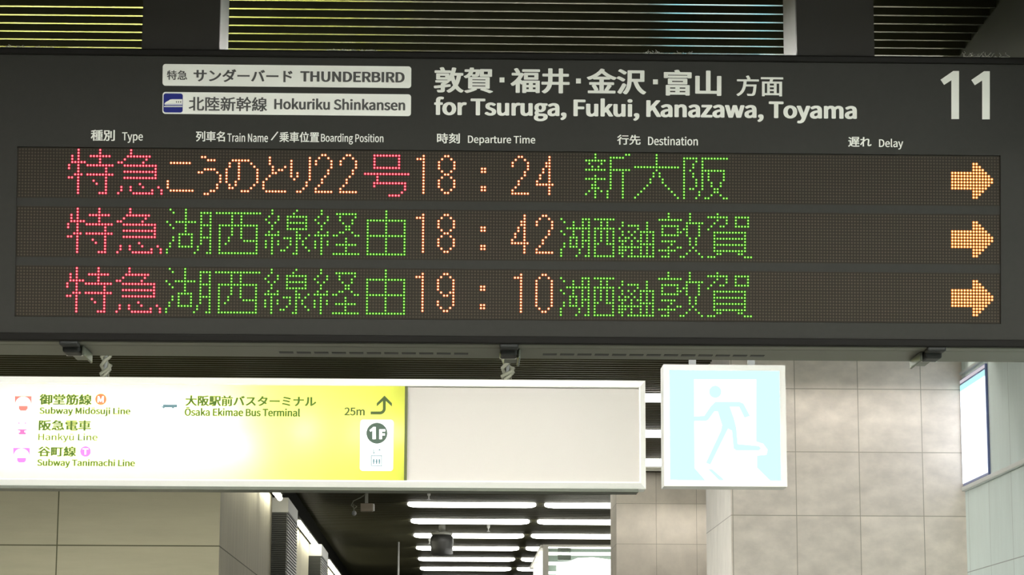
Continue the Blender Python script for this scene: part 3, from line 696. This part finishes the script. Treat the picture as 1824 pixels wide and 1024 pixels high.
# ================================================================== EXIT SIGN
YE = 9.55
def EF_(oz):
    def f(px, py):
        p = at_y(px, py, YE); return (p.x, p.z - oz)
    return f
ez0 = at_y(1290, 866.2, YE).z; ez1 = at_y(1290, 649.6, YE).z; ex0 = at_y(1182.3, 757, YE).x; ex1 = at_y(1400.5, 757, YE).x
ex = thing('exit_sign', 'square glowing exit sign with a running figure in a doorway, beside the long box sign', 'exit sign', (0, YE, ez0))
EF = EF_(ez0); HE = ez1 - ez0; bz = 0.024; ED = 0.13
bm = bmesh.new()
box(bm, ex0, ex1, 0, ED, 0, bz); box(bm, ex0, ex1, 0, ED, HE - bz, HE); box(bm, ex0, ex0 + bz, 0, ED, bz, HE - bz); box(bm, ex1 - bz, ex1, 0, ED, bz, HE - bz)
box(bm, ex0 + bz, ex1 - bz, 0.02, ED, bz, HE - bz)
link('casing', bm, M['frame'], ex)
face = one_box('lit_face', M['exitg'], ex, ex0 + bz, ex1 - bz, 0.006, 0.012, bz, HE - bz)
def ze(x, y): return (1180 + x / 4.096, 630 + y / 4.096)
door = [(232, 186), (685, 186), (685, 640), (735, 655), (768, 700), (760, 735), (690, 742), (690, 830), (785, 925), (318, 925), (236, 832)]
shape('doorway', EF, [[ze(*q) for q in door]], M['exitw'], face, 0.006, 0.0008)
fig = [[ze(386 + 45 * math.cos(i * .2618), 276 + 45 * math.sin(i * .2618)) for i in range(24)],
       [ze(*q) for q in ((385, 350), (565, 350), (592, 362), (640, 452), (600, 466), (560, 385), (492, 385), (522, 470), (540, 540), (550, 658), (705, 672), (720, 690), (705, 704), (540, 704), (520, 690), (508, 560), (480, 545), (350, 808), (318, 795), (428, 560), (436, 520), (405, 420), (380, 420), (335, 480), (318, 490), (232, 490), (232, 456), (305, 452), (355, 380))],
       [ze(*q) for q in ((330, 838), (365, 842), (455, 920), (415, 925))]]
shape('running_figure', EF, fig, M['exitg'], face, 0.0052, 0.0008)
for px in (1236, 1341.5):
    x = EF(px, 645)[0]
    one_box('hanger', M['rod'], ex, x - 0.0135, x + 0.0135, 0.05, 0.077, HE, CEIL - ez0 + 0.05)

# ================================================================== CEILING TUBE LIGHTS
def make_tube(name, L_, label, loc, m='tube', group=None, r=0.031):
    t = thing(name, label, 'ceiling light', loc, group)
    bm = bmesh.new()
    n = 14; prof = [(0.0, r * 0.15), (0.006, r * 0.55), (0.03, r * 0.82), (0.085, r), (L_ - 0.085, r), (L_ - 0.03, r * 0.82), (L_ - 0.006, r * 0.55), (L_, r * 0.15)]  # widened, with tapered ends, so the lamp's bloom is built into the shape
    rings = [[bm.verts.new((x, q * math.cos(2 * math.pi * k / n), q * math.sin(2 * math.pi * k / n))) for k in range(n)] for x, q in prof]
    for A, B in zip(rings, rings[1:]):
        for k in range(n):
            f = bm.faces.new((A[k], B[k], B[(k + 1) % n], A[(k + 1) % n])); f.smooth = True
    bm.faces.new(rings[0]); bm.faces.new(list(reversed(rings[-1])))
    link('tube', bm, M[m], t)
    bm = bmesh.new(); box(bm, -0.02, L_ + 0.02, -0.032, 0.032, 0.034, 0.10)
    link('batten', bm, M['batten'], t)
    for x in (-0.012, L_ + 0.012):
        bm = bmesh.new(); box(bm, x - 0.010, x + 0.010, -0.012, 0.012, -0.012, 0.036, 0, 0.003); link('lamp_holder', bm, M['batten'], t)
    return t
protoL = None
def copy_tree(o):
    c = o.copy(); COL.objects.link(c)
    for ch in list(o.children):
        d = ch.copy(); COL.objects.link(d); d.parent = c
    return c
ORD = ['nearest', 'second', 'third', 'fourth', 'fifth', 'sixth', 'seventh', 'eighth', 'ninth', 'tenth', 'eleventh', 'twelfth']
TZ = CEIL - 0.012
for ry in ROWY:
    for side, xx in (('left', -0.42), ('right', 0.87)):
        if side == 'right' and 12.2 < ry < 14.3: continue
        if 5.2 < ry < 6.6: continue
        if side == 'right' and 19.9 < ry: 
            pass
        i = int(round((ry - 15.25) / 1.925))
        if i >= 0:
            if i < 4:
                lab = ('glowing tube light in the gap between the two signs, ' + ('topmost', 'second from top', 'third from top', 'lowest')[i]) if side == 'right' else 'tube light behind the yellow sign, %s of the hidden rows' % ORD[i]
            else:
                lab = '%s glowing tube light under the box sign, %s row from the sign down' % (side, ORD[i - 4].replace('nearest', 'first'))
        else:
            lab = '%s tube light in the %s row on this side of the exit sign' % (side, ORD[-i - 1])
        if protoL is None:
            protoL = make_tube('ceiling_light', 1.21, lab, (xx, ry, TZ), 'tube', 'tube lights in rows across the ceiling'); t = protoL
        else:
            t = copy_tree(protoL); t.location = (xx, ry, TZ); t['label'] = lab
# unseen fill lamps, added to brighten the board, guide sign and left pier
protoH = None
for k, (xx, ry) in enumerate(((-3.6, 1.0), (-1.2, 1.0), (1.2, 1.0), (-3.6, 3.4), (-1.2, 3.4), (1.2, 3.4), (-3.6, -2.0), (-1.2, -2.0), (1.2, -2.0), (-2.5, 7.6), (-0.3, 7.6), (-3.6, 12.7), (-1.9, 12.7))):
    lab = ('wide added fill lamp behind the viewer, %s of nine' % ORD[k].replace('nearest', 'first')) if k < 9 else ('wide added fill lamp hidden behind the departure board, %s of four' % ORD[k - 9].replace('nearest', 'first'))
    if protoH is None:
        t = protoH = thing('fill_lamp', lab, 'ceiling light', (xx, ry, CEIL - 0.05), 'added fill lamps out of view')
        bm = bmesh.new(); box(bm, 0, 1.25, -0.09, 0.09, 0.0, 0.012); link('diffuser', bm, M['fill'], t)
        bm = bmesh.new(); box(bm, -0.02, 1.27, -0.11, 0.11, 0.013, 0.07); box(bm, -0.02, 1.27, -0.112, -0.106, -0.014, 0.013); box(bm, -0.02, 1.27, 0.106, 0.112, -0.014, 0.013); link('housing', bm, M['batten'], t)
    else:
        t = copy_tree(protoH); t.location = (xx, ry, CEIL - 0.05); t['label'] = lab
# recessed wall washers in front of the tiled walls
def washer(x0, x1, wall_y, label, lipz=0.0):
    yc = wall_y - 0.42
    t = thing('wall_washer', label, 'wall washer', (x0, yc, CEIL + 0.07))
    bm = bmesh.new(); rod(bm, (0.03, 0, 0), (x1 - x0 - 0.03, 0, 0), 0.018); link('tube', bm, M['wash'], t)
    bm = bmesh.new()
    box(bm, 0, x1 - x0, -0.135, 0.125, 0.05, 0.06); box(bm, 0, x1 - x0, 0.115, 0.125, -0.09, 0.05); box(bm, 0, x1 - x0, -0.135, -0.125, -0.09, 0.05)
    link('trough', bm, M['white'], t)
washer(bx0, XR - 0.02, 12.9, 'recessed strip lamp in the ceiling before the tiled block')
washer(wx0, 2.6, 20.0, 'recessed strip lamp in the ceiling before the far tiled wall')

# tubes along the left wall
for k, (ya, yb) in enumerate(((16.5, 17.7), (17.9, 19.1), (19.3, 20.5), (23.0, 24.5), (24.65, 26.15), (28.6, 30.1), (30.25, 31.75))):
    lab = 'slanting bright tube under the left ceiling edge, %s from the viewer' % ORD[k].replace('nearest', 'first')
    t = thing('wall_light', lab, 'wall light', (XP + 0.08, ya, CEIL - 0.186), 'tubes along the left wall')
    bm = bmesh.new(); rod(bm, (0, 0, 0), (0, yb - ya, 0), 0.022, 12); link('tube', bm, M['side'], t)
    bm = bmesh.new(); box(bm, -0.02, 0.02, 0, yb - ya, 0.022, 0.030); link('batten', bm, M['white'], t)

# louvred cabinets between the piers
for k, (ya, yb) in enumerate(((20.75, 22.05), (26.2, 27.6))):
    zt = at_y(497, 908, 20.75).z; xr = -1.395
    t = thing('louvre_cabinet', ('nearer' if k == 0 else 'farther') + ' grey louvred cabinet between piers of the left wall', 'cabinet', (XP, ya, 0), 'louvred cabinets at the left wall')
    bm = bmesh.new(); box(bm, -0.33, xr - XP - 0.012, 0.012, yb - ya - 0.002, 0, zt - 0.02); link('body', bm, M['louver'], t)
    bm = bmesh.new(); z = 2.2
    while z < zt - 0.02:
        box(bm, -0.33, xr - XP - 0.012, 0.0, 0.012, z, z + 0.011); z += 0.018
    link('front_louvre', bm, M['louver'], t)
    bm = bmesh.new(); z = 2.2
    while z < zt - 0.02:
        box(bm, xr - XP - 0.012, xr - XP, 0.012, yb - ya - 0.01, z, z + 0.015); z += 0.027
    link('side_louvre', bm, M['louverl'], t)
    bm = bmesh.new(); box(bm, -0.33, xr - XP, 0.0, yb - ya - 0.002, zt - 0.02, CEIL - 0.158); link('top_panel', bm, M['white'], t)

# poster light box on the right wall
pa = at_x(1716, 669, XR - 0.014); pb = at_x(1754, 651, XR - 0.014); pc_ = at_x(1717, 865, XR - 0.014)
y_n, y_f = pb.y, 12.89; zt = (pa.z + pb.z) / 2; zb = pc_.z
po = thing('poster_light_box', 'bright bluish white poster light box on the grey right wall', 'light box', (XR, y_n, zb))
one_box('casing', M['posterf'], po, -0.012, -0.001, 0, y_f - y_n, 0, zt - zb)
H_ = zt - zb
one_box('lit_poster', M['poster'], po, -0.014, -0.0125, 0.012, y_f - y_n, 0.012, H_ - 0.062)
one_box('lit_header', M['posterc'], po, -0.014, -0.0125, 0.012, y_f - y_n, H_ - 0.062, H_ - 0.03)
one_box('lit_corner', M['posterp'], po, -0.014, -0.0125, 0.012, y_f - y_n, H_ - 0.020, H_ - 0.004)

# surveillance camera, dome, rod, sprinklers
c = at_y(655, 904, 22.0)
t = thing('security_camera', 'beige box camera hanging from the dark ceiling left of the tubes', 'security camera', c)
bm = bmesh.new(); box(bm, -0.065, 0.048, -0.04, 0.04, -0.036, 0.036, 0, 0.006); link('body', bm, M['beige'], t)
bm = bmesh.new(); box(bm, 0.048, 0.060, -0.036, 0.036, -0.030, 0.032, 0, 0.004); link('lens_hood', bm, M['white'], t)
bm = bmesh.new(); box(bm, -0.025, 0.002, -0.02, 0.02, 0.036, CEIL - c.z + 0.02); link('bracket', bm, M['batten'], t)
bm = bmesh.new(); snake(bm, [(-0.01, 0, 0.13), (-0.07, 0.01, 0.09), (-0.13, 0.0, 0.06), (-0.15, 0, 0.02), (-0.12, 0, -0.01), (-0.10, 0, 0.01), (-0.13, 0, 0.03), (-0.125, 0, -0.03)], 0.005); link('cable', bm, M['wrap'], t)
bm = bmesh.new(); lathe(bm, [(0.004, -0.075), (0.018, -0.066), (0.022, -0.05), (0.016, -0.035), (0.006, -0.028)], -0.122, 0, 14); link('cable_joint', bm, M['rod'], t)
c = at_y(787, 966, 25.5)
t = thing('dome_camera', 'dark round camera housing hanging in front of the glowing tubes', 'security camera', c)
bm = bmesh.new(); lathe(bm, [(0.02, -0.14), (0.085, -0.135), (0.118, -0.12), (0.112, -0.06), (0.122, 0.0), (0.118, 0.05), (0.10, 0.075)], 0, 0, 28); link('housing', bm, M['dark'], t)
bm = bmesh.new(); lathe(bm, [(0.105, 0.076), (0.112, 0.082), (0.112, 0.105), (0.05, 0.108)], 0, 0, 28); link('collar', bm, M['batten'], t)
bm = bmesh.new(); rod(bm, (0, 0, 0.108), (0, 0, CEIL - c.z + 0.05), 0.035, 16); link('stem', bm, M['batten'], t)
c = at_y(710, 984, 28.0)
bm = bmesh.new(); rod(bm, (c.x, 28.0, 2.7), (c.x, 28.0, CEIL + 0.05), 0.011)
tag(link('hanging_rod', bm, M['white']), 'thin pale vertical rod hanging from the ceiling left of the tubes', 'rod')
for k, (px, py, l) in enumerate(((764, 880, 'under the box sign above the first tube'), (870, 938, 'between the second and third tubes'), (765, 961, 'left of the dark dome camera'))):
    c = at_z(px, py, CEIL - 0.02)
    bm = bmesh.new(); lathe(bm, [(0.018, 0.02), (0.014, -0.015), (0.006, -0.02), (0.006, -0.045), (0.016, -0.047), (0.016, -0.052)][::-1], c.x, c.y, 12)
    for v in bm.verts: v.co.z += CEIL - 0.018
    tag(link('sprinkler', bm, M['white']), 'tiny pale sprinkler head ' + l, 'sprinkler', 'sprinklers in the ceiling')

# glazed booth at the far end, bottom of the view
YG = 24.0
g0 = at_y(967, 970.5, YG); g1 = at_y(1092, 972, YG)
t = thing('glazed_booth', 'brightly lit glazed booth with white posts at the bottom edge', 'booth', (g0.x, YG, 0))
def GX(px): return at_y(px, 1000, YG).x - g0.x
def GZ(py): return at_y(1030, py, YG).z
zt = GZ(970); wd = GX(1092) + 0.5
bm = bmesh.new(); box(bm, 0, GX(977), 0, 0.06, 0, zt); link('post', bm, M['booth'], t)
bm = bmesh.new(); box(bm, -0.02, 0.03, 2.2, 2.26, 0, zt); link('post', bm, M['booth'], t)
bm = bmesh.new(); box(bm, -0.02, 0.03, 1.0, 1.06, 0, zt - 0.0); link('post', bm, M['booth'], t)
bm = bmesh.new(); box(bm, GX(977), wd, 0, 0.06, GZ(973), zt); box(bm, -0.02, 0.04, 0.06, 3.4, zt - 0.03, zt); link('header', bm, M['booth'], t)
bm = bmesh.new(); box(bm, GX(977), wd, 0.10, 0.14, GZ(987.5), GZ(982)); link('lit_strip', bm, M['boothlamp'], t)
bm = bmesh.new(); box(bm, GX(977), wd, 0.30, 0.34, 2.0, GZ(973)); link('rear_panel', bm, M['glassg'], t)
bm = bmesh.new(); box(bm, 0.04, 0.06, 0.40, 3.2, 2.0, zt - 0.03); link('side_panel', bm, M['boothlamp'], t)
bm = bmesh.new(); prism(bm, [(GX(993), GZ(999)), (GX(1015), GZ(998)), (GX(1030), GZ(992)), (GX(1058), GZ(990.5)), (GX(1086), GZ(994)), (wd, GZ(994)), (wd, 2.2), (GX(993), 2.2)], 0.16, 0.24); link('lit_canopy', bm, M['boothlamp'], t)
bm = bmesh.new(); box(bm, GX(977), GX(993), 0.16, 0.2, GZ(1004.5), GZ(999)); box(bm, GX(977), GX(993), 0.16, 0.2, GZ(1021), GZ(1016)); link('lit_transom', bm, M['boothlamp'], t)
bm = bmesh.new(); box(bm, GX(994), GX(1018), 0.10, 0.15, GZ(996.5), GZ(974.5), 0, 0.004); link('notice', bm, M['glassg'], t)
